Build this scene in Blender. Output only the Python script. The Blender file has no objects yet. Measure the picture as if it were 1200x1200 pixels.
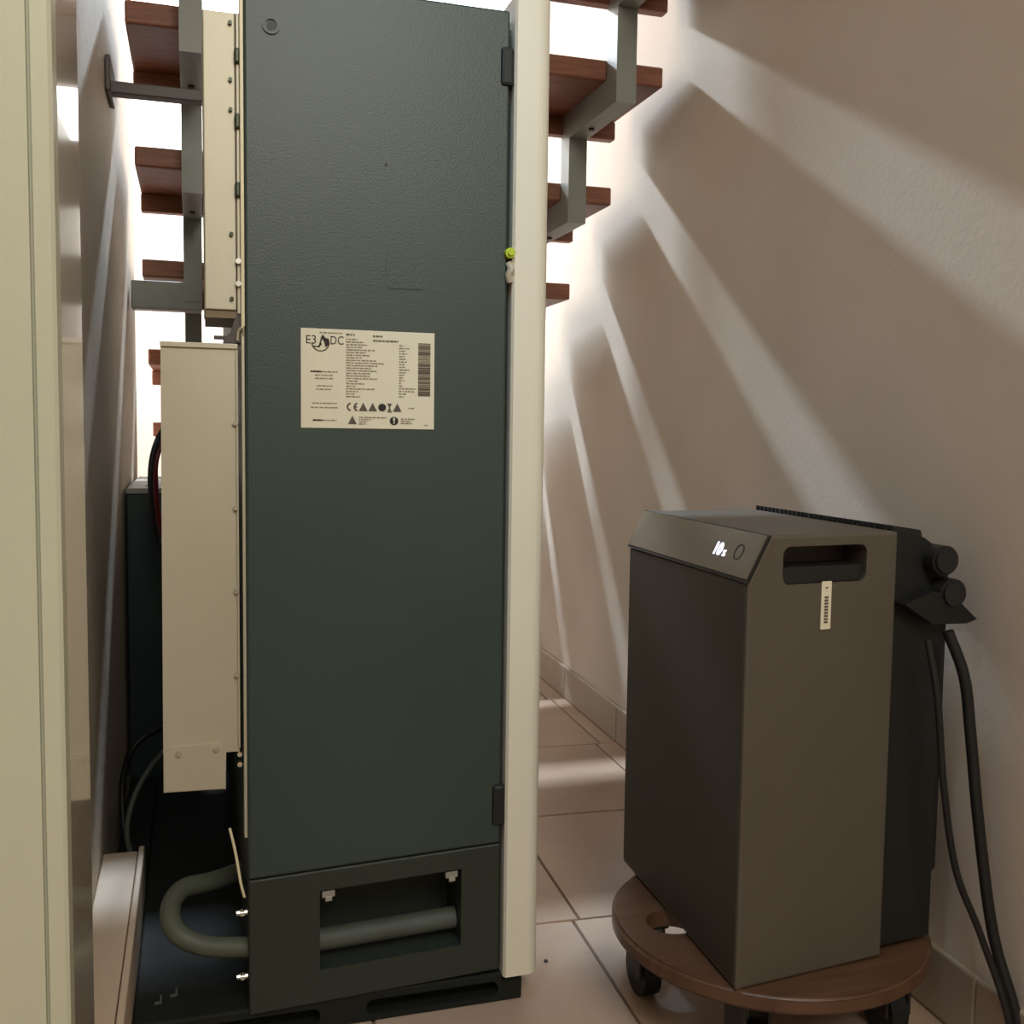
import bpy, bmesh, math, random
from mathutils import Vector, Matrix
random.seed(7)
S = bpy.context.scene
COL = S.collection
R = math.radians

# ------------------------------------------------------------------ camera
def make_camera():
    f, yaw, pit, roll = 1208.8, .2991, .0757, .0133
    F = Vector((math.sin(yaw)*math.cos(pit), math.cos(yaw)*math.cos(pit), -math.sin(pit)))
    Rt = Vector((math.cos(yaw), -math.sin(yaw), 0)); U = Rt.cross(F)
    c, s = math.cos(roll), math.sin(roll)
    R2 = c*Rt + s*U; U2 = -s*Rt + c*U
    cd = bpy.data.cameras.new('camera'); cam = bpy.data.objects.new('camera', cd); COL.objects.link(cam)
    m = Matrix((R2, U2, -F)).transposed().to_4x4(); m.translation = (0, 0, .7)
    cam.matrix_world = m
    cd.sensor_width = 36; cd.lens = f*36/1200; cd.clip_start = .02
    S.camera = cam
make_camera()

# ------------------------------------------------------------------ world, lights, exposure
w = bpy.data.worlds.new('world'); S.world = w; w.use_nodes = True
w.node_tree.nodes['Background'].inputs[0].default_value = (.55, .62, .75, 1)
w.node_tree.nodes['Background'].inputs[1].default_value = .05
S.view_settings.view_transform = 'Standard'; S.view_settings.look = 'None'
S.view_settings.gamma = 1; S.view_settings.use_curve_mapping = False
S.view_settings.exposure = 0.35

def area(name, loc, target, size, energy, color, sy=None, spread=None):
    l = bpy.data.lights.new(name, 'AREA'); l.energy = energy; l.color = color
    l.shape = 'RECTANGLE'; l.size = size; l.size_y = sy or size
    if spread: l.spread = spread
    o = bpy.data.objects.new(name, l); COL.objects.link(o); o.location = loc
    o.rotation_euler = (Vector(target)-Vector(loc)).to_track_quat('-Z', 'Y').to_euler()
    return o
SKY_POS = (.28, 3.95, 2.675)
area('roof_window_daylight', SKY_POS, (.30, 3.5, 0), .50, 125, (.72, .86, 1.0), .11)
area('stairwell_daylight', (-.7, 3.3, 2.4), (.6, 4.3, 1.2), .8, 9, (1.0, .93, .86))
area('cabinet_cool_fill', (-.08, .42, 2.45), (.28, 1.17, 1.05), .15, 1.9, (.40, .66, 1.0), spread=R(50))  # added fill without a known source, cools the top of the cabinet side
area('room_lamp', (.35, -1.0, 2.0), (.2, 1.2, .4), 1.0, 26, (1.0, .96, .85))

# ------------------------------------------------------------------ materials
def lin(c): return tuple(((x/255)/12.92 if x/255 <= .04045 else ((x/255+.055)/1.055)**2.4) for x in c)
def mat(name, rgb, rough=.5, metal=0., spec=.5, var=.06, scale=8, bump=0., bscale=300, rgb2=None, emit=None, es=0., coat=0., stretch=None, bdist=.002):
    m = bpy.data.materials.new(name); m.use_nodes = True
    nt = m.node_tree; n = nt.nodes; b = n['Principled BSDF']
    base = lin(rgb); alt = lin(rgb2) if rgb2 else tuple(min(1, x*(1+var*3)) for x in base)
    tc = n.new('ShaderNodeTexCoord'); mp = n.new('ShaderNodeMapping'); nt.links.new(tc.outputs['Object'], mp.inputs[0])
    if stretch: mp.inputs['Scale'].default_value = stretch
    ns = n.new('ShaderNodeTexNoise'); ns.inputs['Scale'].default_value = scale; ns.inputs['Detail'].default_value = 5
    nt.links.new(mp.outputs[0], ns.inputs['Vector'])
    cr = n.new('ShaderNodeValToRGB'); cr.color_ramp.elements[0].position = .3; cr.color_ramp.elements[1].position = .7
    cr.color_ramp.elements[0].color = (*base, 1); cr.color_ramp.elements[1].color = (*alt, 1)
    nt.links.new(ns.outputs[0], cr.inputs[0]); nt.links.new(cr.outputs[0], b.inputs['Base Color'])
    b.inputs['Roughness'].default_value = rough; b.inputs['Metallic'].default_value = metal
    b.inputs['Specular IOR Level'].default_value = spec; b.inputs['Coat Weight'].default_value = coat
    if bump:
        n2 = n.new('ShaderNodeTexNoise'); n2.inputs['Scale'].default_value = bscale; n2.inputs['Detail'].default_value = 3
        nt.links.new(mp.outputs[0], n2.inputs['Vector'])
        bp = n.new('ShaderNodeBump'); bp.inputs['Strength'].default_value = bump; bp.inputs['Distance'].default_value = bdist
        nt.links.new(n2.outputs[0], bp.inputs['Height']); nt.links.new(bp.outputs[0], b.inputs['Normal'])
    if emit:
        b.inputs['Emission Color'].default_value = (*lin(emit), 1); b.inputs['Emission Strength'].default_value = es
    return m
M = dict(
    plaster=mat('wall_plaster', (208, 196, 182), .9, bump=.16, bscale=110, scale=4, var=.03, spec=.2, bdist=.003),
    plaster_left=mat('left_wall_plaster', (206, 190, 170), .8, bump=.6, bscale=45, scale=5, var=.05, spec=.3, bdist=.003),
    plaster_far=mat('far_wall_plaster', (222, 211, 198), .9, bump=.3, bscale=60, scale=4, var=.02, spec=.2),
    ceiling=mat('ceiling_paint', (225, 220, 212), .9, scale=3, var=.02),
    tile=mat('floor_tile', (172, 146, 124), .42, rgb2=(186, 160, 138), scale=7, bump=.15, bscale=60, var=.05),
    grout=mat('tile_grout', (122, 104, 90), .9, scale=40),
    skirt=mat('skirting_tile', (162, 148, 132), .45, scale=6, var=.05),
    trimw=mat('door_frame_lacquer', (190, 190, 170), .38, scale=3, var=.02, bump=.04, bscale=160),
    jamb=mat('glossy_jamb_lacquer', (200, 190, 174), .16, scale=3, var=.02, spec=.7, coat=.5),
    wood=mat('tread_wood', (112, 62, 40), .5, rgb2=(138, 84, 56), scale=14, stretch=(1, 12, 12), bump=.1, bscale=60),
    steel=mat('stair_steel_paint', (128, 130, 122), .45, scale=10, var=.04),
    iron=mat('bracket_steel', (74, 66, 62), .5, scale=12),
    green=mat('cabinet_powder_coat', (51, 65, 58), .42, scale=5, var=.04, bump=.15, bscale=420, spec=.5),
    greenshade=mat('shaded_powder_coat', (42, 48, 40), .45, scale=5, var=.04, bump=.3, bscale=420),  # darker copy of the cabinet coat, light falloff towards the floor painted in
    plinth=mat('plinth_paint', (26, 29, 25), .7, scale=6, spec=.25),
    dark=mat('dark_recess', (22, 24, 22), .6),
    white=mat('cabinet_front_white', (226, 220, 200), .4, scale=4, var=.02, bump=.08, bscale=300),
    cream=mat('flange_cream', (216, 206, 172), .4, scale=6),
    alu=mat('brushed_aluminium', (196, 190, 170), .5, metal=.35, scale=6, rgb2=(182, 174, 152), stretch=(1, 1, .35), bump=.05),
    alushade=mat('aluminium_shaded', (110, 96, 76), .5, metal=.5, scale=20),  # darker copy of the aluminium, shade under the upper housing painted in
    zinc=mat('zinc_screw', (215, 215, 205), .25, metal=.9),
    screwd=mat('dark_screw', (60, 66, 52), .4, metal=.6),
    paper=mat('rating_label_paper', (222, 214, 188), .6, scale=6, var=.02),
    ink=mat('black_ink', (40, 34, 30), .7),
    inkgrey=mat('grey_ink', (132, 122, 104), .7),
    inkmid=mat('brown_grey_ink', (88, 78, 66), .7),
    rubber=mat('black_rubber', (20, 20, 20), .5, bump=.1),
    hose=mat('grey_hose', (80, 84, 72), .55, scale=20),
    foam=mat('pipe_foam', (74, 78, 70), .7, scale=30),
    red=mat('red_cable', (96, 14, 22), .4),
    yg=mat('green_plastic', (176, 196, 40), .5),
    beige=mat('beige_plastic', (176, 166, 146), .5),
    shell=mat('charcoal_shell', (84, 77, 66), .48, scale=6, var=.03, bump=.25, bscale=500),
    shellshade=mat('charcoal_shaded', (56, 51, 43), .5, scale=6, var=.03, bump=.2, bscale=500),  # darker copy of the shell, holds the shade of the front face
    fin=mat('black_heat_sink', (26, 26, 25), .5),
    screen=mat('black_glass_sheen', (88, 80, 66), .10, spec=1., coat=1.),  # black glass with its reflections painted in as a lighter base colour
    led=mat('lit_digit', (230, 236, 255), .5, emit=(225, 232, 255), es=2.2),
    ply=mat('trolley_wood', (80, 55, 38), .38, rgb2=(98, 70, 50), scale=10, stretch=(1, 8, 1), coat=.15),
    caster=mat('caster_plastic', (30, 28, 27), .45),
    duct=mat('duct_white', (206, 186, 164), .5, scale=4, var=.03),
    batt=mat('battery_casing', (44, 58, 56), .5, scale=5),
    battop=mat('battery_top', (150, 146, 138), .5),
)

# ------------------------------------------------------------------ mesh helpers
def link(name, bm, m, parent=None, smooth=False):
    me = bpy.data.meshes.new(name); bmesh.ops.recalc_face_normals(bm, faces=bm.faces); bm.to_mesh(me); bm.free()
    if m: me.materials.append(M[m])
    if smooth:
        for p in me.polygons: p.use_smooth = True
        try: me.set_sharp_from_angle(angle=R(40))
        except Exception: pass
    o = bpy.data.objects.new(name, me); COL.objects.link(o)
    if parent: o.parent = parent; o.matrix_parent_inverse = Matrix.Translation(parent_world(parent)).inverted()
    return o
def parent_world(p):
    v = Vector(p.location)
    while p.parent: p = p.parent; v = Vector((0, 0, 0)) + Vector(p.location)
    return v
def thing(name, label, cat, loc, group=None):
    o = bpy.data.objects.new(name, None); COL.objects.link(o); o.location = loc; o.empty_display_size = .05
    o['label'] = label; o['category'] = cat
    if group: o['group'] = group
    return o
def part(name, bm, m, parent, smooth=False, label=None):
    """mesh built in world coordinates, parented without moving"""
    me_o = link(name, bm, m, None, smooth)
    me_o.parent = parent
    me_o.matrix_parent_inverse = Matrix.Translation(-WORLD[parent.name]) if parent.name in WORLD else Matrix.Identity(4)
    WORLD[me_o.name] = WORLD.get(parent.name, Vector())*0
    if label: me_o['label'] = label
    return me_o
WORLD = {}
def T(name, label, cat, loc, group=None):
    o = thing(name, label, cat, loc, group); WORLD[o.name] = Vector(loc); return o
def struct(name, bm, m, parent=None, smooth=False):
    o = link(name, bm, m, None, smooth)
    if parent: o.parent = parent
    else: o['kind'] = 'structure'
    return o
def tag(o, label, cat, group=None):
    o['label'] = label; o['category'] = cat
    if group: o['group'] = group
    return o

def box(bm, x0, x1, y0, y1, z0, z1, bev=0, seg=2):
    r = bmesh.ops.create_cube(bm, size=1)
    vs = r['verts']
    for v in vs: v.co = Vector(((x0+x1)/2+v.co.x*(x1-x0), (y0+y1)/2+v.co.y*(y1-y0), (z0+z1)/2+v.co.z*(z1-z0)))
    if bev:
        es = list({e for v in vs for e in v.link_edges})
        bmesh.ops.bevel(bm, geom=es, offset=bev, segments=seg, affect='EDGES', profile=.5)
    return bm
def B(x0, x1, y0, y1, z0, z1, bev=0, seg=2): return box(bmesh.new(), x0, x1, y0, y1, z0, z1, bev, seg)
def cyl(bm, c, axis, r, h, n=20, r2=None):
    q = Vector(axis).normalized().to_track_quat('Z', 'Y')
    m = Matrix.Translation(Vector(c)) @ q.to_matrix().to_4x4()
    bmesh.ops.create_cone(bm, cap_ends=True, segments=n, radius1=r, radius2=r if r2 is None else r2, depth=h, matrix=m)
    return bm
def prism(bm, pts, z0, z1, fn=lambda x, y, z: (x, y, z)):
    a = [bm.verts.new(fn(x, y, z0)) for x, y in pts]; b = [bm.verts.new(fn(x, y, z1)) for x, y in pts]
    n = len(pts); bm.faces.new(a[::-1]); bm.faces.new(b)
    for i in range(n): bm.faces.new((a[i], a[(i+1) % n], b[(i+1) % n], b[i]))
    return bm
def catmull(P, k=8):
    P = [Vector(p) for p in P]; Q = [P[0]*2-P[1]]+P+[P[-1]*2-P[-2]]; out = []
    for i in range(1, len(Q)-2):
        for j in range(k):
            t = j/k; a, b, c, d = Q[i-1:i+3]
            out.append(.5*((2*b)+(c-a)*t+(2*a-5*b+4*c-d)*t*t+(3*b-a-3*c+d)*t**3))
    return out+[P[-1]]
def tube(bm, pts, r, n=10, sm=True):
    P = catmull(pts) if sm else [Vector(p) for p in pts]
    rings = []; up = Vector((.13, .27, 1)).normalized()
    for i, p in enumerate(P):
        t = (P[min(i+1, len(P)-1)]-P[max(i-1, 0)]).normalized()
        a = t.cross(up)
        if a.length < .1: a = t.cross(Vector((1, 0, 0)))
        a.normalize(); b = t.cross(a).normalized()
        if i: # keep twist low
            pa = rings[-1][1]; a = (pa-t*pa.dot(t)).normalized(); b = t.cross(a)
        rings.append(([bm.verts.new(p+(a*math.cos(2*math.pi*k/n)+b*math.sin(2*math.pi*k/n))*r) for k in range(n)], a))
    for i in range(len(rings)-1):
        A, C = rings[i][0], rings[i+1][0]
        for k in range(n): bm.faces.new((A[k], A[(k+1) % n], C[(k+1) % n], C[k]))
    bm.faces.new(rings[0][0][::-1]); bm.faces.new(rings[-1][0])
    return bm
def cut(o, bms):
    for b in bms:
        c = link('cutter', b, None)
        md = o.modifiers.new('b', 'BOOLEAN'); md.operation = 'DIFFERENCE'; md.object = c; md.solver = 'EXACT'
        bpy.context.view_layer.update()
        dg = bpy.context.evaluated_depsgraph_get()
        me = bpy.data.meshes.new_from_object(o.evaluated_get(dg)); me.name = o.name
        o.modifiers.clear(); o.data = me
        bpy.data.objects.remove(c)
def rrect(x0, x1, z0, z1, r, n=5):
    pts = []
    for cx, cz, a0 in ((x1-r, z1-r, 0), (x0+r, z1-r, 90), (x0+r, z0+r, 180), (x1-r, z0+r, 270)):
        for k in range(n+1):
            a = R(a0+90*k/n); pts.append((cx+r*math.cos(a), cz+r*math.sin(a)))
    return pts
def rr_prism(x0, x1, z0, z1, r, y0, y1):   # rounded rectangle in XZ, extruded along Y
    return prism(bmesh.new(), rrect(x0, x1, z0, z1, r), y0, y1, lambda x, z, y: (x, y, z))
def text_bm(txt, size, place, ext=.0004, bold=False):
    cu = bpy.data.curves.new('t', 'FONT'); cu.body = txt; cu.size = size; cu.extrude = ext; cu.resolution_u = 3
    if bold: cu.offset = size*.02
    o = bpy.data.objects.new('t', cu); COL.objects.link(o); bpy.context.view_layer.update()
    me = bpy.data.meshes.new_from_object(o.evaluated_get(bpy.context.evaluated_depsgraph_get()))
    bpy.data.objects.remove(o); bm = bmesh.new(); bm.from_mesh(me)
    for v in bm.verts: v.co = Vector(place(v.co.x, v.co.y, v.co.z))
    return bm
def merge(a, b):
    me = bpy.data.meshes.new('m'); b.to_mesh(me); b.free(); a.from_mesh(me); bpy.data.meshes.remove(me); return a

# ------------------------------------------------------------------ setting
K = .0522; PX0 = .8107; CS = math.sqrt(1+K*K)
def WP(p, s, z=0):   # p across (towards right wall), s along the right wall
    return ((p+K*s)/CS, (s-K*p)/CS, z)
PW = .8107/CS        # wall plane in p
struct('floor', B(-1.6, 1.5, -1.9, 4.6, -.05, -.004), 'grout'); FL = bpy.data.objects['floor']
tile_mesh = {}
def tile(p0, p1, s0, s1):
    key = (round(p1-p0, 4), round(s1-s0, 4))
    if key not in tile_mesh:
        me = bpy.data.meshes.new('tile'); bm = B(0, p1-p0, 0, s1-s0, -.008, 0, .0012, 1); bm.to_mesh(me); bm.free(); me.materials.append(M['tile']); tile_mesh[key] = me
    o = bpy.data.objects.new('tile', tile_mesh[key]); COL.objects.link(o); o.parent = FL
    o.location = WP(p0, s0, random.uniform(-.0003, .0003)); o.rotation_euler = (0, 0, -math.atan(K))
g = .002
for i in range(-3, 7):
    s0 = 1.376+.402*i-.402*1
    for j in range(-5, 3):
        p0 = .456+.309*(j-1); p1 = p0+.309
        if p0 > PW: continue
        off = -.011 if (i % 2 == 0) else 0
        a, b_ = p0+g+off, min(p1-g+off, PW-.002)
        if b_-a > .01: tile(a, b_, s0+g, s0+.402-g)
# right wall (turned three degrees against the staircase)
bm = bmesh.new(); prism(bm, [WP(PW, -1.9)[:2], WP(PW+.12, -1.9)[:2], WP(PW+.12, 4.4)[:2], WP(PW, 4.4)[:2]], 0, 2.7)
struct('wall_right', bm, 'plaster')
bb = bmesh.new(); prism(bb, [WP(PW-.009, -1.9)[:2], WP(PW+.001, -1.9)[:2], WP(PW+.001, 4.3)[:2], WP(PW-.009, 4.3)[:2]], 0, .006)
struct('baseboard_right', bb, 'grout'); BR = bpy.data.objects['baseboard_right']
for i in range(-8, 8):
    s0 = 1.376+.402*i; s1 = s0+.400
    if s0 < -1.8 or s1 > 4.2: continue
    bm = B(0, .0095, 0, s1-s0, .002, .085, .003, 2)
    o = link('skirting_tile', bm, 'skirt'); o.parent = BR; o.location = WP(PW-.0095, s0); o.rotation_euler = (0, 0, -math.atan(K))
struct('wall_left', B(-.25, -.13, .732, 2.62, 0, 2.7, .004), 'plaster_left')
struct('wall_far', B(-1.6, 1.5, 4.3, 4.42, 0, 2.7), 'plaster_far')
struct('wall_side', B(-1.7, -1.58, 2.5, 4.42, 0, 2.7), 'plaster_far')
struct('wall_partition', B(-1.7, -.25, 2.5, 2.62, 0, 2.7), 'plaster_far')
struct('wall_back', B(-1.7, 1.2, -2.0, -1.88, 0, 2.7), 'plaster')
struct('wall_room', B(-1.7, -1.58, -2.0, 2.5, 0, 2.7), 'plaster')
struct('wall_entry', B(-1.7, -.20, .62, .73, 0, 2.7), 'plaster_far')
# ceiling with the roof window opening
HX0, HX1, HY0, HY1 = .0, .6, 3.7, 4.16
bm = bmesh.new()
for a in ((-1.7, HX0, -2, 4.42), (HX1, 1.5, -2, 4.42), (HX0, HX1, -2, HY0), (HX0, HX1, HY1, 4.42)): box(bm, a[0], a[1], a[2], a[3], 2.7, 2.8)
struct('ceiling', bm, 'ceiling')
wf = bmesh.new()
for a in ((HX0, HX0+.03, HY0, HY1), (HX1-.03, HX1, HY0, HY1), (HX0+.03, HX1-.03, HY0, HY0+.03), (HX0+.03, HX1-.03, HY1-.03, HY1)): box(wf, a[0], a[1], a[2], a[3], 2.74, 2.8, .003)
struct('window_1', wf, 'white')
bm = B(HX0+.03, HX1-.03, HY0+.03, HY1-.03, 2.765, 2.775); struct('pane', bm, 'screen', bpy.data.objects['window_1'])

# door frame close to the camera on the left: casing with groove, glossy jamb
bm = bmesh.new()
prism(bm, [(-.40, .600), (-.0815, .600), (-.0812, .6035), (-.0795, .6035), (-.0792, .599), (-.071, .599), (-.069, .601), (-.069, .62), (-.40, .62)], 0, 2.1)
struct('trim_1', bm, 'trimw')
struct('jamb', B(-.22, -.0692, .6195, .733, 0, 2.1, .001), 'jamb', bpy.data.objects['trim_1'])

# ------------------------------------------------------------------ white duct along the left wall
d = T('cable_duct', 'long low white box lying along the left wall beside the door frame', 'cable duct', (-.10, 1.2, 0))
part('body', B(-.129, -.083, .75, 1.53, 0, .097, .002), 'duct', d)
part('rim', B(-.0815, -.0735, .75, 1.535, 0, .102, .002), 'duct', d)

# ------------------------------------------------------------------ staircase
st = T('open_staircase', 'open staircase of reddish brown wooden treads on grey zigzag steel stringers', 'staircase', (.39, 1.9, 0))
XL, XR, YA, DY, ZA, DZ, TH, DEP = -.1046, .8834, 1.8996, .2531, 1.4176, .1747, .039, .2676
TREADS = []
for k in range(-6, 7):
    y, z = YA+k*DY, ZA-k*DZ
    xr = min(XR, .8107+K*y-.008)
    t = part('tread', B(XL, xr, y, y+DEP, z-TH, z, .004), 'wood', st); 
    part('nosing', B(XL, xr, y+DEP-.030, y+DEP-.002, z-TH-.038, z-TH, .003), 'wood', t)
for x0, x1 in ((-.018, .020), (.762, .802)):
    bm = bmesh.new()
    for k in range(-6, 7):
        y, z = YA+k*DY, ZA-k*DZ
        yv = y-.056              # vertical tube in front of this tread's near edge
        # vertical from the level above down to just under this tread
        prism(bm, [(x0, yv), (x1, yv), (x1, yv+.05), (x0, yv+.05)], z-TH-.055, z+DZ-TH-.0005)
        prism(bm, [(x0, yv+.0502), (x1, yv+.0502), (x1, yv+DY-.0003), (x0, yv+DY-.0003)], z-TH-.055, z-TH-.0005)
    sg = part('stringer', bm, 'steel', st)
    for k in range(-1, 5):
        y, z = YA+k*DY, ZA-k*DZ
        part('bolt', cyl(bmesh.new(), ((x0+x1)/2, y+.12, z-TH-.056), (0, 0, 1), .006, .005, 12), 'dark', sg)
br = part('wall_bracket', B(-.1295, -.1215, 1.795, 1.90, 1.235, 1.290, .002), 'iron', st)
part('bracket_bar', B(-.128, .019, 1.815, 1.8425, 1.237, 1.256, .002), 'iron', br)
part('support_beam', B(-.125, .019, 2.352, 2.40, .955, 1.015, .003), 'steel', st)

# ------------------------------------------------------------------ energy storage cabinet
CY = 1.169; CB = 2.05
cab = T('storage_cabinet', 'tall dark green-grey metal power cabinet with white front door edge and silver rear housings', 'cabinet', (.2, 1.6, 0))
side = part('side_panel', B(.054, .351, CY, CB, .196, 1.183, .003), 'green', cab)
def shear(o, k=.042, x0=.2, zmin=-1):
    for v in o.data.vertices:
        if v.co.z > zmin: v.co.z += k*(v.co.x-x0)
    return o
for v in side.data.vertices:
    if v.co.z < .4: v.co.z += .0018+.042*(v.co.x-.2)
low = part('lower_panel', B(.054, .351, CY+.0005, CB, .0375, .1965, .002), 'greenshade', cab)
cut(low, [B(.134, .303, CY-.02, CY+.075, .077, .172)])
shear(low)
rd = part('rod', cyl(bmesh.new(), (.2185, CY+.030, .099), (1, 0, 0), .013, .167, 24), 'foam', low, True, 'dark insulated pipe across the opening'); shear(rd)
for x in (.1445, .292):
    cl = bmesh.new(); box(cl, x-.0075, x+.0075, CY+.004, CY+.012, .161, .169, .001); box(cl, x-.004, x+.004, CY+.002, CY+.006, .157, .163, .001)
    shear(part('clip', cl, 'battop', low))
pl = part('plinth', B(-.0725, .383, CY+.004, CB, .0, .0375, .003), 'plinth', cab)
cut(pl, [rr_prism(.189, .352, .008, .027, .009, CY-.03, CY+.03), rr_prism(-.02, .135, .006, .026, .009, CY-.03, CY+.03)])
# dark recess strip and hinges between side and door
part('gap_strip', B(.3505, .3545, CY+.012, CB-.01, .04, 1.165), 'dark', cab)
for z0, z1 in ((1.098, 1.142), (.226, .277)):
    part('hinge', B(.340, .3555, CY-.004, CY+.02, z0, z1, .004), 'dark', cab)
# white front door with rounded outer corner
fp = []
fp += [(.3555, CB), (.3555, CY-.003), (.358, CY-.007), (.385, CY-.007)]
for k in range(1, 7):
    a = R(-90+15*k); fp.append((.385+.016*math.cos(a), CY+.009+.016*math.sin(a)))
fp += [(.401, CB)]
bm = prism(bmesh.new(), fp, .036, 1.20)
part('front_door', bm, 'white', cab, False, 'white front door edge')
# cable ends in the gap
part('green_plug', merge(cyl(bmesh.new(), (.3525, CY-.001, .909), (0, 1, 0), .006, .012, 16), cyl(bmesh.new(), (.3525, CY-.008, .909), (0, 1, 0), .0035, .004, 12)), 'yg', cab, True, 'yellow-green plug in the door gap')
bm = tube(bmesh.new(), [(.353, CY, .898), (.3545, CY-.004, .890), (.352, CY-.003, .884), (.354, CY-.002, .876)], .0045, 8)
part('connector', bm, 'beige', cab, True, 'beige connector under the green plug')
# round knob, knockout cover, small pits on the side panel
bm = bmesh.new(); cyl(bm, (.083, CY-.0005, 1.133), (0, 1, 0), .0095, .003, 24)
kn = part('cable_grommet', bm, 'green', side, True)
cut(kn, [cyl(bmesh.new(), (.083, CY-.002, 1.133), (0, 1, 0), .0062, .006, 20)])
part('grommet_hole', cyl(bmesh.new(), (.084, CY-.0005, 1.1325), (0, 1, 0), .0055, .001, 20), 'rubber', side)
part('knockout_cover', rr_prism(.208, .2515, .862, .898, .003, CY-.0009, CY+.001), 'green', side)
part('dimple', cyl(bmesh.new(), (.208, CY-.0002, .998), (0, 1, 0), .002, .001, 10), 'rubber', side)

# rating label
lb = part('rating_label', B(.1135, .2645, CY-.0012, CY, .7035, .8135, .0003, 1), 'paper', cab, False, 'white rating plate')
LX, LZ, LW, LH = .1135, .8135, .151, .110     # left, top, width, height; u to the right, v down as fractions of 1035 x 790
def lp(u, v): return (LX+LW*(u-85)/1030, LZ-LH*(v-105)/780)
def onlabel(u, v, y=-.0014):
    X, Z = lp(u, v); return lambda x, y_, z_: (X+x, CY+y, Z+y_) if False else (X+x, CY-.0013-z_, Z+y_)
def lab_rect(bm, u0, v0, u1, v1, lift=.0016):
    x0, z0 = lp(u0, v1); x1, z1 = lp(u1, v0); box(bm, x0, x1, CY-lift, CY-.0011, z0, z1)
def lab_poly(bm, pts, lift=.0016): prism(bm, [lp(*p) for p in pts], CY-lift, CY-.0011, lambda x, z, y: (x, y, z))
def lab_text(t, u, v, h, bold=False, sx=.95):
    pl_ = onlabel(u, v); return text_bm(t, h, lambda x, y, z: pl_(x*sx, y, z), .00015, bold)
part('logo_lettering', merge(lab_text('E3', 118, 224, .0134), lab_text('DC', 302, 224, .0134, sx=.8)), 'ink', lb)
bm = bmesh.new()   # arc under the lettering and the peaked line with a dark flame
def ring_arc(bm, cu, cv, r, a0, a1, wd, n=18):
    for i in range(n):
        p = [(cu+rr*math.cos(R(a0+(a1-a0)*t/n)), cv+rr*math.sin(R(a0+(a1-a0)*t/n))) for rr, t in ((r, i), (r, i+1), (r-wd, i+1), (r-wd, i))]
        lab_poly(bm, p)
ring_arc(bm, 232, 215, 68, -35, 175, 8)
ring_arc(bm, 200, 205, 46, 20, 120, 9, 8)
lab_poly(bm, [(215, 250), (238, 165), (250, 150), (262, 168), (290, 190), (296, 228), (270, 250), (258, 205), (246, 182), (224, 252)])
part('logo_emblem', bm, 'ink', lb)
rnd = random.Random(3)
bm = bmesh.new()
def fake_line(bm, u0, u1, v, h=9, dens=.78):
    u = u0
    while u < u1:
        wdt = rnd.uniform(8, 34); e = min(u+wdt, u1)
        lab_rect(bm, u, v-h/2, e, v+h/2); u = e+rnd.uniform(3, 9)
for i in range(23):
    v = 180+i*20.5; L = [90, 130, 160, 120, 220, 150, 180, 120, 230, 290, 240, 200, 240, 190, 180, 240, 90, 140, 70, 220, 90, 70, 110][i]
    fake_line(bm, 425, 425+L, v)
for i in range(20):
    v = 215+i*21.5; L = [40, 80, 50, 60, 40, 50, 60, 40, 50, 80, 50, 40, 30, 40, 20, 30, 130, 120, 60, 40][i]
    fake_line(bm, 835, 835+L, v)
for v, a, b in ((440, 155, 360), (468, 190, 330), (493, 190, 330), (552, 205, 320), (578, 200, 315), (688, 170, 355), (722, 158, 362), (822, 175, 355), (135, 225, 395),
                (795, 525, 740), (812, 525, 620), (830, 525, 590), (848, 525, 580), (803, 850, 960), (820, 850, 930), (838, 850, 940), (715, 910, 960), (852, 1040, 1070)):
    fake_line(bm, a, b, v, 9)
part('fine_print', bm, 'inkgrey', lb)['kind'] = 'stuff'
bm = bmesh.new()
for v, a, b in ((143, 425, 490), (148, 630, 705), (184, 632, 832), (440, 160, 240), (822, 175, 250)): fake_line(bm, a, b, v, 13)
for i in range(40): 
    v = 190+i*10.7; lab_rect(bm, 985, v, 1082, v+rnd.uniform(5, 9.5))
part('barcode', bm, 'inkmid', lb)['kind'] = 'stuff'
bm = bmesh.new()
ring_arc(bm, 466, 713, 36, 100, 260, 13, 10); ring_arc(bm, 518, 713, 36, 100, 260, 13, 10); lab_rect(bm, 490, 708, 512, 718)
for cu, cv in ((557, 745), (630, 745), (822, 745), (474, 850)):
    h = 68; lab_poly(bm, [(cu-34, cv), (cu+34, cv), (cu, cv-h)])
lab_poly(bm, [(742, 680), (780, 680), (764, 715), (776, 738), (746, 738), (758, 715)]); lab_rect(bm, 744, 742, 778, 752)
part('warning_symbols', bm, 'inkmid', lb)
bm = bmesh.new()
for cu, cv, r in ((704, 713, 31), (797, 820, 34)): lab_poly(bm, [(cu+r*math.cos(R(a)), cv+r*math.sin(R(a))) for a in range(0, 360, 15)])
part('round_symbols', bm, 'ink', lb)
bm = bmesh.new(); lab_poly(bm, [(789, 795), (805, 795), (801, 826), (793, 826)], .0019); lab_poly(bm, [(797+6*math.cos(R(a)), 836+6*math.sin(R(a))) for a in range(0, 360, 40)], .0019)
part('exclamation_mark', bm, 'paper', lb)

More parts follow.
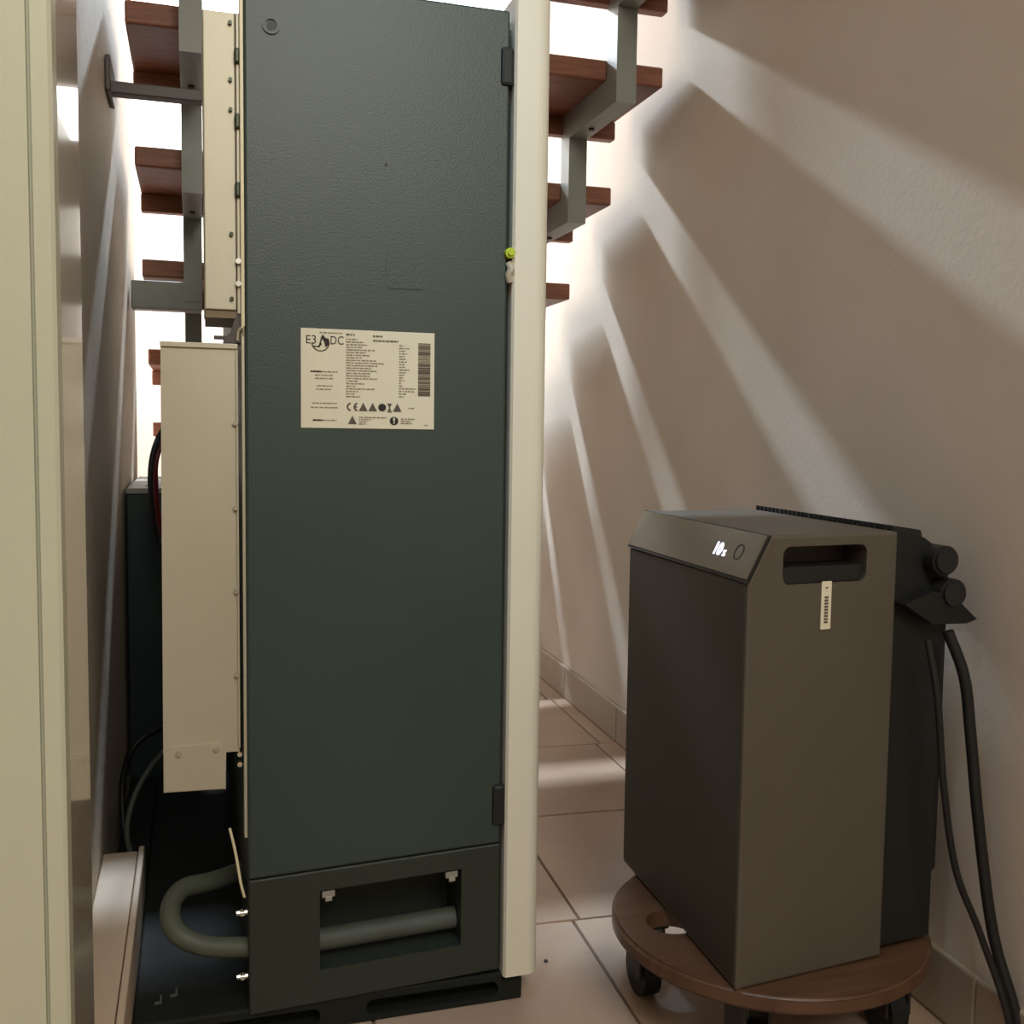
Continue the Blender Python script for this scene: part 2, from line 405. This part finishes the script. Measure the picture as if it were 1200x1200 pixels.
# silver housings on the back of the cabinet
up = part('upper_housing', B(.0125, .0455, CY+.006, CY+.122, .830, 1.1435, .0012), 'alu', cab, False, 'narrow silver housing above')
part('underside_shade', B(.0135, .0475, CY+.009, CY+.119, .8215, .8298), 'alushade', up)
part('mounting_rail', B(.0462, .0500, CY+.004, CY+.10, .826, 1.143, .001), 'alu', up)
part('cream_flange', B(.0500, .0538, CY-.001, CY+.02, .812, 1.20, .0008), 'cream', cab, False, 'cream flange strip')
part('thin_flange', B(.0500, .0536, CY+.003, CY+.02, .240, .811, .0008), 'alu', cab)
for z in (1.132, 1.073, 1.042, .911, .842): part('screw', cyl(bmesh.new(), (.0405, CY+.004, z), (0, 1, 0), .0022, .004, 10), 'screwd', up)
for z in (1.098, 1.030, .958): part('clamp', B(.0445, .0505, CY-.001, CY+.006, z-.008, z+.008, .002), 'screwd', up)
for z in (.882, .858): part('bright_screw', cyl(bmesh.new(), (.0475, CY+.001, z), (0, 1, 0), .003, .004, 10), 'zinc', up)
# lower housing with stepped bottom
prof = [(-.0335, .7905), (.0462, .7935), (.0452, .3405), (.0305, .3405), (.0300, .2985), (-.0360, .3000)]
bm = prism(bmesh.new(), prof, CY+.004, CY+.10, lambda x, z, y: (x, y, z))
lo = part('lower_housing', bm, 'alu', cab, False, 'wide silver housing below')
part('edge_lip', B(-.034, .0462, CY+.001, CY+.005, .788, .7935, .0005), 'alu', lo)
part('corner_seam', B(.0440, .0462, CY+.001, CY+.005, .345, .787, .0005), 'alu', lo)
bm = bmesh.new()
prism(bm, [(-.0352, .3455), (-.0250, .3515), (.0200, .3520), (.0270, .3475), (.0288, .3005), (-.0352, .3015)], CY+.001, CY+.0042, lambda x, z, y: (x, y, z))
ep = part('end_plate', bm, 'alu', lo)
for x, z in ((-.0195, .3445), (.0205, .3470)): part('screw', cyl(bmesh.new(), (x, CY-.0005, z), (0, 1, 0), .0032, .004, 12, .002), 'zinc', ep)
for z in (.708, .615, .5225, .429): part('screw', cyl(bmesh.new(), (.0432, CY+.0005, z), (0, 1, 0), .003, .004, 12, .002), 'zinc', lo)
for z in (.3375, .3260): part('lug', cyl(bmesh.new(), (.0455, CY+.004, z), (0, 1, 0), .0028, .006, 12), 'zinc', cab)
# latch bracket between the two housings
bm = bmesh.new()
prism(bm, [(.0475, .829), (.0525, .822), (.0525, .795), (.031, .7945), (.0335, .801), (.0395, .806), (.0425, .818)], CY+.006, CY+.03, lambda x, z, y: (x, y, z))
box(bm, .0215, .034, CY+.010, CY+.016, .7985, .8025, .0008)
lt = part('latch_bracket', bm, 'iron', cab)
part('latch_loop', tube(bmesh.new(), [(.046, CY+.004, .797), (.047, CY+.002, .807), (.0515, CY, .811), (.0525, CY+.004, .803)], .0015, 8), 'alu', lt, True)
# hose, rod, screws below
part('hose', tube(bmesh.new(), [(.075, 1.36, .128), (.018, 1.31, .135), (-.018, 1.28, .142), (-.032, 1.25, .133), (-.025, 1.22, .117), (.006, 1.205, .104), (.05, 1.195, .101), (.075, 1.19, .102)], .0118, 14), 'hose', cab, True, 'grey bent hose loop at the lower back')
part('wire', tube(bmesh.new(), [(.034, CY+.004, .253), (.040, CY+.002, .225), (.0455, CY, .190), (.0495, CY+.002, .172)], .0016, 8), 'cream', cab, True)
for z in (.154, .079): part('screw', merge(cyl(bmesh.new(), (.0465, CY+.002, z), (1, 0, 0), .003, .012, 10), cyl(bmesh.new(), (.047, CY+.002, z), (0, 1, 0), .0035, .005, 10)), 'zinc', cab)
for x, y in ((-.046, 1.214), (-.029, 1.226)):
    part('angle_clip', merge(B(x-.004, x+.004, y-.003, y+.003, .037, .0385), B(x+.002, x+.004, y-.003, y+.003, .037, .046)), 'hose', pl)

# ------------------------------------------------------------------ battery tower behind
bt = T('battery_tower', 'dark battery tower with light grey top standing behind the cabinet against the left wall', 'battery', (-.04, 2.3, 0))
part('casing', B(-.124, .045, 2.075, 2.58, .0, .5765, .003), 'batt', bt)
part('floor_shade_slab', B(-.124, -.0735, 1.545, 2.07, 0, .03, .002), 'rubber', bt)  # black slab added to paint the floor before the tower in deep shade
tp = part('top_plate', B(-.125, .046, 2.07, 2.585, .577, .588, .002), 'battop', bt)
part('slot', B(-.093, -.072, 2.14, 2.17, .5875, .5886), 'dark', tp)
part('terminal_block', B(-.07, .03, 2.40, 2.50, .5882, .600, .003), 'iron', tp)
def cable(name, pts, r, m, label, group=None):
    o = link(name, tube(bmesh.new(), pts, r, 10), m, None, True); return tag(o, label, 'cable', group)
cable('battery_cable', [(-.02, 1.95, .700), (-.045, 1.9, .690), (-.062, 1.88, .650), (-.064, 1.88, .600), (-.058, 1.90, .53), (-.03, 1.95, .45)], .0045, 'red', 'dark red cable arching beside the silver housing above the battery tower')
cable('black_battery_cable', [(-.02, 1.93, .712), (-.050, 1.88, .700), (-.069, 1.86, .65), (-.071, 1.86, .58), (-.060, 1.88, .50), (-.03, 1.9, .42)], .0045, 'rubber', 'black cable arching beside the dark red one above the battery tower')
cable('looped_cable', [(-.02, 1.75, .215), (-.06, 1.72, .218), (-.095, 1.70, .200), (-.112, 1.70, .15), (-.112, 1.68, .09), (-.104, 1.66, .055), (-.088, 1.65, .037)], .005, 'rubber', 'black cable looping down behind the low white box')
cable('grey_looped_cable', [(-.01, 1.66, .222), (-.05, 1.64, .205), (-.085, 1.60, .165), (-.10, 1.58, .115), (-.094, 1.57, .07), (-.086, 1.56, .036)], .0042, 'hose', 'dull grey cable looping in the dark behind the low white box')

# ------------------------------------------------------------------ plant trolley
DC = Vector((.660, 1.068)); DR = .187
tr = T('plant_trolley', 'round brown wooden plant trolley on black casters under the power station', 'trolley', (DC.x, DC.y, 0))
bm = bmesh.new(); cyl(bm, (DC.x, DC.y, .110), (0, 0, 1), DR, .020, 96)
es = [e for e in bm.edges if len(e.link_faces) == 2 and any(len(f.verts) > 10 for f in e.link_faces)]
bmesh.ops.bevel(bm, geom=es, offset=.004, segments=3, affect='EDGES')
dk = part('disc', bm, 'ply', tr, True)
cut(dk, [cyl(bmesh.new(), (DC.x+a*.125, DC.y+b*.125, .11), (0, 0, 1), .030, .06, 32) for a, b in ((-.96, .12), (.96, -.12))])
for ang in (232, 322, 45, 150):
    cx, cy = DC.x+.145*math.cos(R(ang)), DC.y+.145*math.sin(R(ang))
    if ang == 322: cx, cy = .775, .985
    c = part('caster', merge(B(cx-.022, cx+.022, cy-.022, cy+.022, .092, .0995, .003), merge(B(cx-.017, cx-.013, cy-.02, cy+.022, .03, .093, .001), B(cx+.013, cx+.017, cy-.02, cy+.022, .03, .093, .001))), 'caster', tr)
    part('wheel', cyl(bmesh.new(), (cx, cy+.005, .030), (1, 0, 0), .030, .022, 24), 'rubber', c, True)

# ------------------------------------------------------------------ portable power station
N0 = Vector((.536, .922, .121)); Uv = Vector((.9942, .1076, 0)); Vv = Vector((.0504, .9987, 0)); PWD, PDP, PH = .196, .337, .4785
ps = T('power_station', 'charcoal grey portable power station with lit display standing on the round trolley', 'power station', (.66, 1.06, .12))
def PP(u, v, z): return N0+Uv*u+Vv*v+Vector((0, 0, z))
prof = [(0, 0), (PWD, 0), (PWD, PH), (.026, PH), (.0, PH-.047)]
bm = bmesh.new(); prism(bm, prof, 0, PDP, lambda u, z, v: tuple(PP(u, v, z)))
bmesh.ops.bevel(bm, geom=list(bm.edges), offset=.0035, segments=3, affect='EDGES', profile=.5)
sh = part('shell', bm, 'shell', ps)
cb = prism(bmesh.new(), rrect(.043, .153, PH-.052, PH-.012, .009), -.02, .045, lambda u, z, v: tuple(PP(u, v, z)))
cut(sh, [cb])
part('handle_recess', prism(bmesh.new(), rrect(.044, .152, PH-.051, PH-.034, .007), .004, .044, lambda u, z, v: tuple(PP(u, v, z))), 'fin', sh)
# thin skin that paints the front face's shade in darker charcoal
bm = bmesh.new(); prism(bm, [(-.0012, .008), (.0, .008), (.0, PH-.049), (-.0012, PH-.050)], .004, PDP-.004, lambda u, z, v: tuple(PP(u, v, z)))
part('front_shade_skin', bm, 'shellshade', ps)
# display on the sloped edge
D0 = Vector((0, 0, PH-.047)); DD = Vector((.026, 0, .047)); DL = DD.length; dn = Vector((-.047, 0, .026)).normalized()
def DPt(a, v, h=0):     # a along the slope 0..1, v along the front, h off the slope
    q = D0+DD*a+dn*h; return tuple(PP(q.x, v, q.z))
part('display_frame', prism(bmesh.new(), [(-.02, -.0035), (1.0, -.0035), (1.0, PDP+.003), (-.02, PDP+.003)], .0001, .0026, lambda a, v, h: DPt(a, v, h)), 'rubber', ps)
ds = part('display_panel', prism(bmesh.new(), [(.03, -.0005), (.965, -.0005), (.965, PDP-.001), (.03, PDP-.001)], .0027, .004, lambda a, v, h: DPt(a, v, h)), 'screen', ps, False, 'glossy black display panel')
def on_disp(a0, v0): return lambda x, y, z: DPt(a0+y/DL, v0-x, .0044+z)
part('charge_digits', text_bm('10', .0205, on_disp(.36, .098), .0002, True), 'led', ds)
part('percent_sign', text_bm('%', .010, on_disp(.36, .0735), .0002, True), 'led', ds)
bm = bmesh.new()
for i in range(24):
    q = [(.52+rr*math.sin(R(15*t))/DL, .040+rr*math.cos(R(15*t))) for rr, t in ((.0092, i), (.0092, i+1), (.0078, i+1), (.0078, i))]
    prism(bm, q, .004, .0046, lambda a, v, h: DPt(a, v, h))
part('button_ring', bm, 'fin', ds)
stk = part('side_label', prism(bmesh.new(), rrect(.0935, .1065, .3775, .4285, .001), -.0010, .0, lambda u, z, v: tuple(PP(u, v, z))), 'paper', ps, False, 'narrow white label')
bm = bmesh.new()
for z in (.384+.0033*i for i in range(9)): prism(bm, rrect(.0975, .1025, z, z+.0022, .0004, 1), -.0015, -.0009, lambda u, z_, v: tuple(PP(u, v, z_)))
prism(bm, rrect(.0985, .1015, .421, .4225, .0004, 1), -.0015, -.0009, lambda u, z_, v: tuple(PP(u, v, z_)))
part('label_print', bm, 'inkmid', stk)
# finned heat sink at the back, near the wall
hs = part('heat_sink', prism(bmesh.new(), [(PWD+.0005, .006), (PWD+.078, .006), (PWD+.078, .450), (PWD+.045, .470), (PWD+.0005, .470)], .010, PDP-.01, lambda u, z, v: tuple(PP(u, v, z))), 'fin', ps)
for i in range(30):
    v = .014+i*.0108
    f = part('fin', prism(bmesh.new(), [(PWD+.002, .464), (PWD+.048, .464), (PWD+.043, .478), (PWD+.002, .484)], v, v+.0045, lambda u, z, vv: tuple(PP(u, vv, z))), 'fin', hs)
cp = part('connector_block', prism(bmesh.new(), [(PWD+.0785, .07), (PWD+.092, .08), (PWD+.092, .44), (PWD+.0785, .45)], .02, .12, lambda u, z, v: tuple(PP(u, v, z))), 'fin', ps)
for u, z, v in ((PWD+.060, .446, .004), (PWD+.072, .409, .002)):
    k = bmesh.new(); cyl(k, tuple(PP(u, v, z)), Uv*0+Vv, .0165, .03, 24); cyl(k, tuple(PP(u, v-.016, z)), Vv, .0135, .006, 24)
    part('cable_gland', k, 'fin', cp, True)
bm = prism(bmesh.new(), [(PWD+.004, .400), (PWD+.04, .412), (PWD+.072, .408), (PWD+.110, .378), (PWD+.095, .374), (PWD+.045, .376)], -.012, .02, lambda u, z, v: tuple(PP(u, v, z)))
part('rubber_flap', bm, 'rubber', ps, False, 'black rubber flap sticking out at the back')
cable('thin_power_cord', [(.752, .915, .485), (.760, .905, .42), (.768, .900, .33), (.785, .895, .235), (.812, .885, .165), (.830, .86, .085), (.833, .84, .005)], .0038, 'rubber', 'thinner black cord, left of the two hanging behind the power station')
cable('thick_power_cord', [(.790, .930, .49), (.806, .92, .44), (.814, .915, .375), (.822, .905, .275), (.834, .89, .16), (.846, .865, .08), (.850, .845, .008)], .0062, 'rubber', 'thicker black cord, right of the two hanging behind the power station')
tag(link('floor_speck', merge(B(.438, .4435, 1.247, 1.2515, 0, .0025, .001), B(.440, .442, 1.249, 1.253, 0, .002)), 'rubber'), 'tiny dark speck lying on the tile beside the white cabinet door', 'speck')
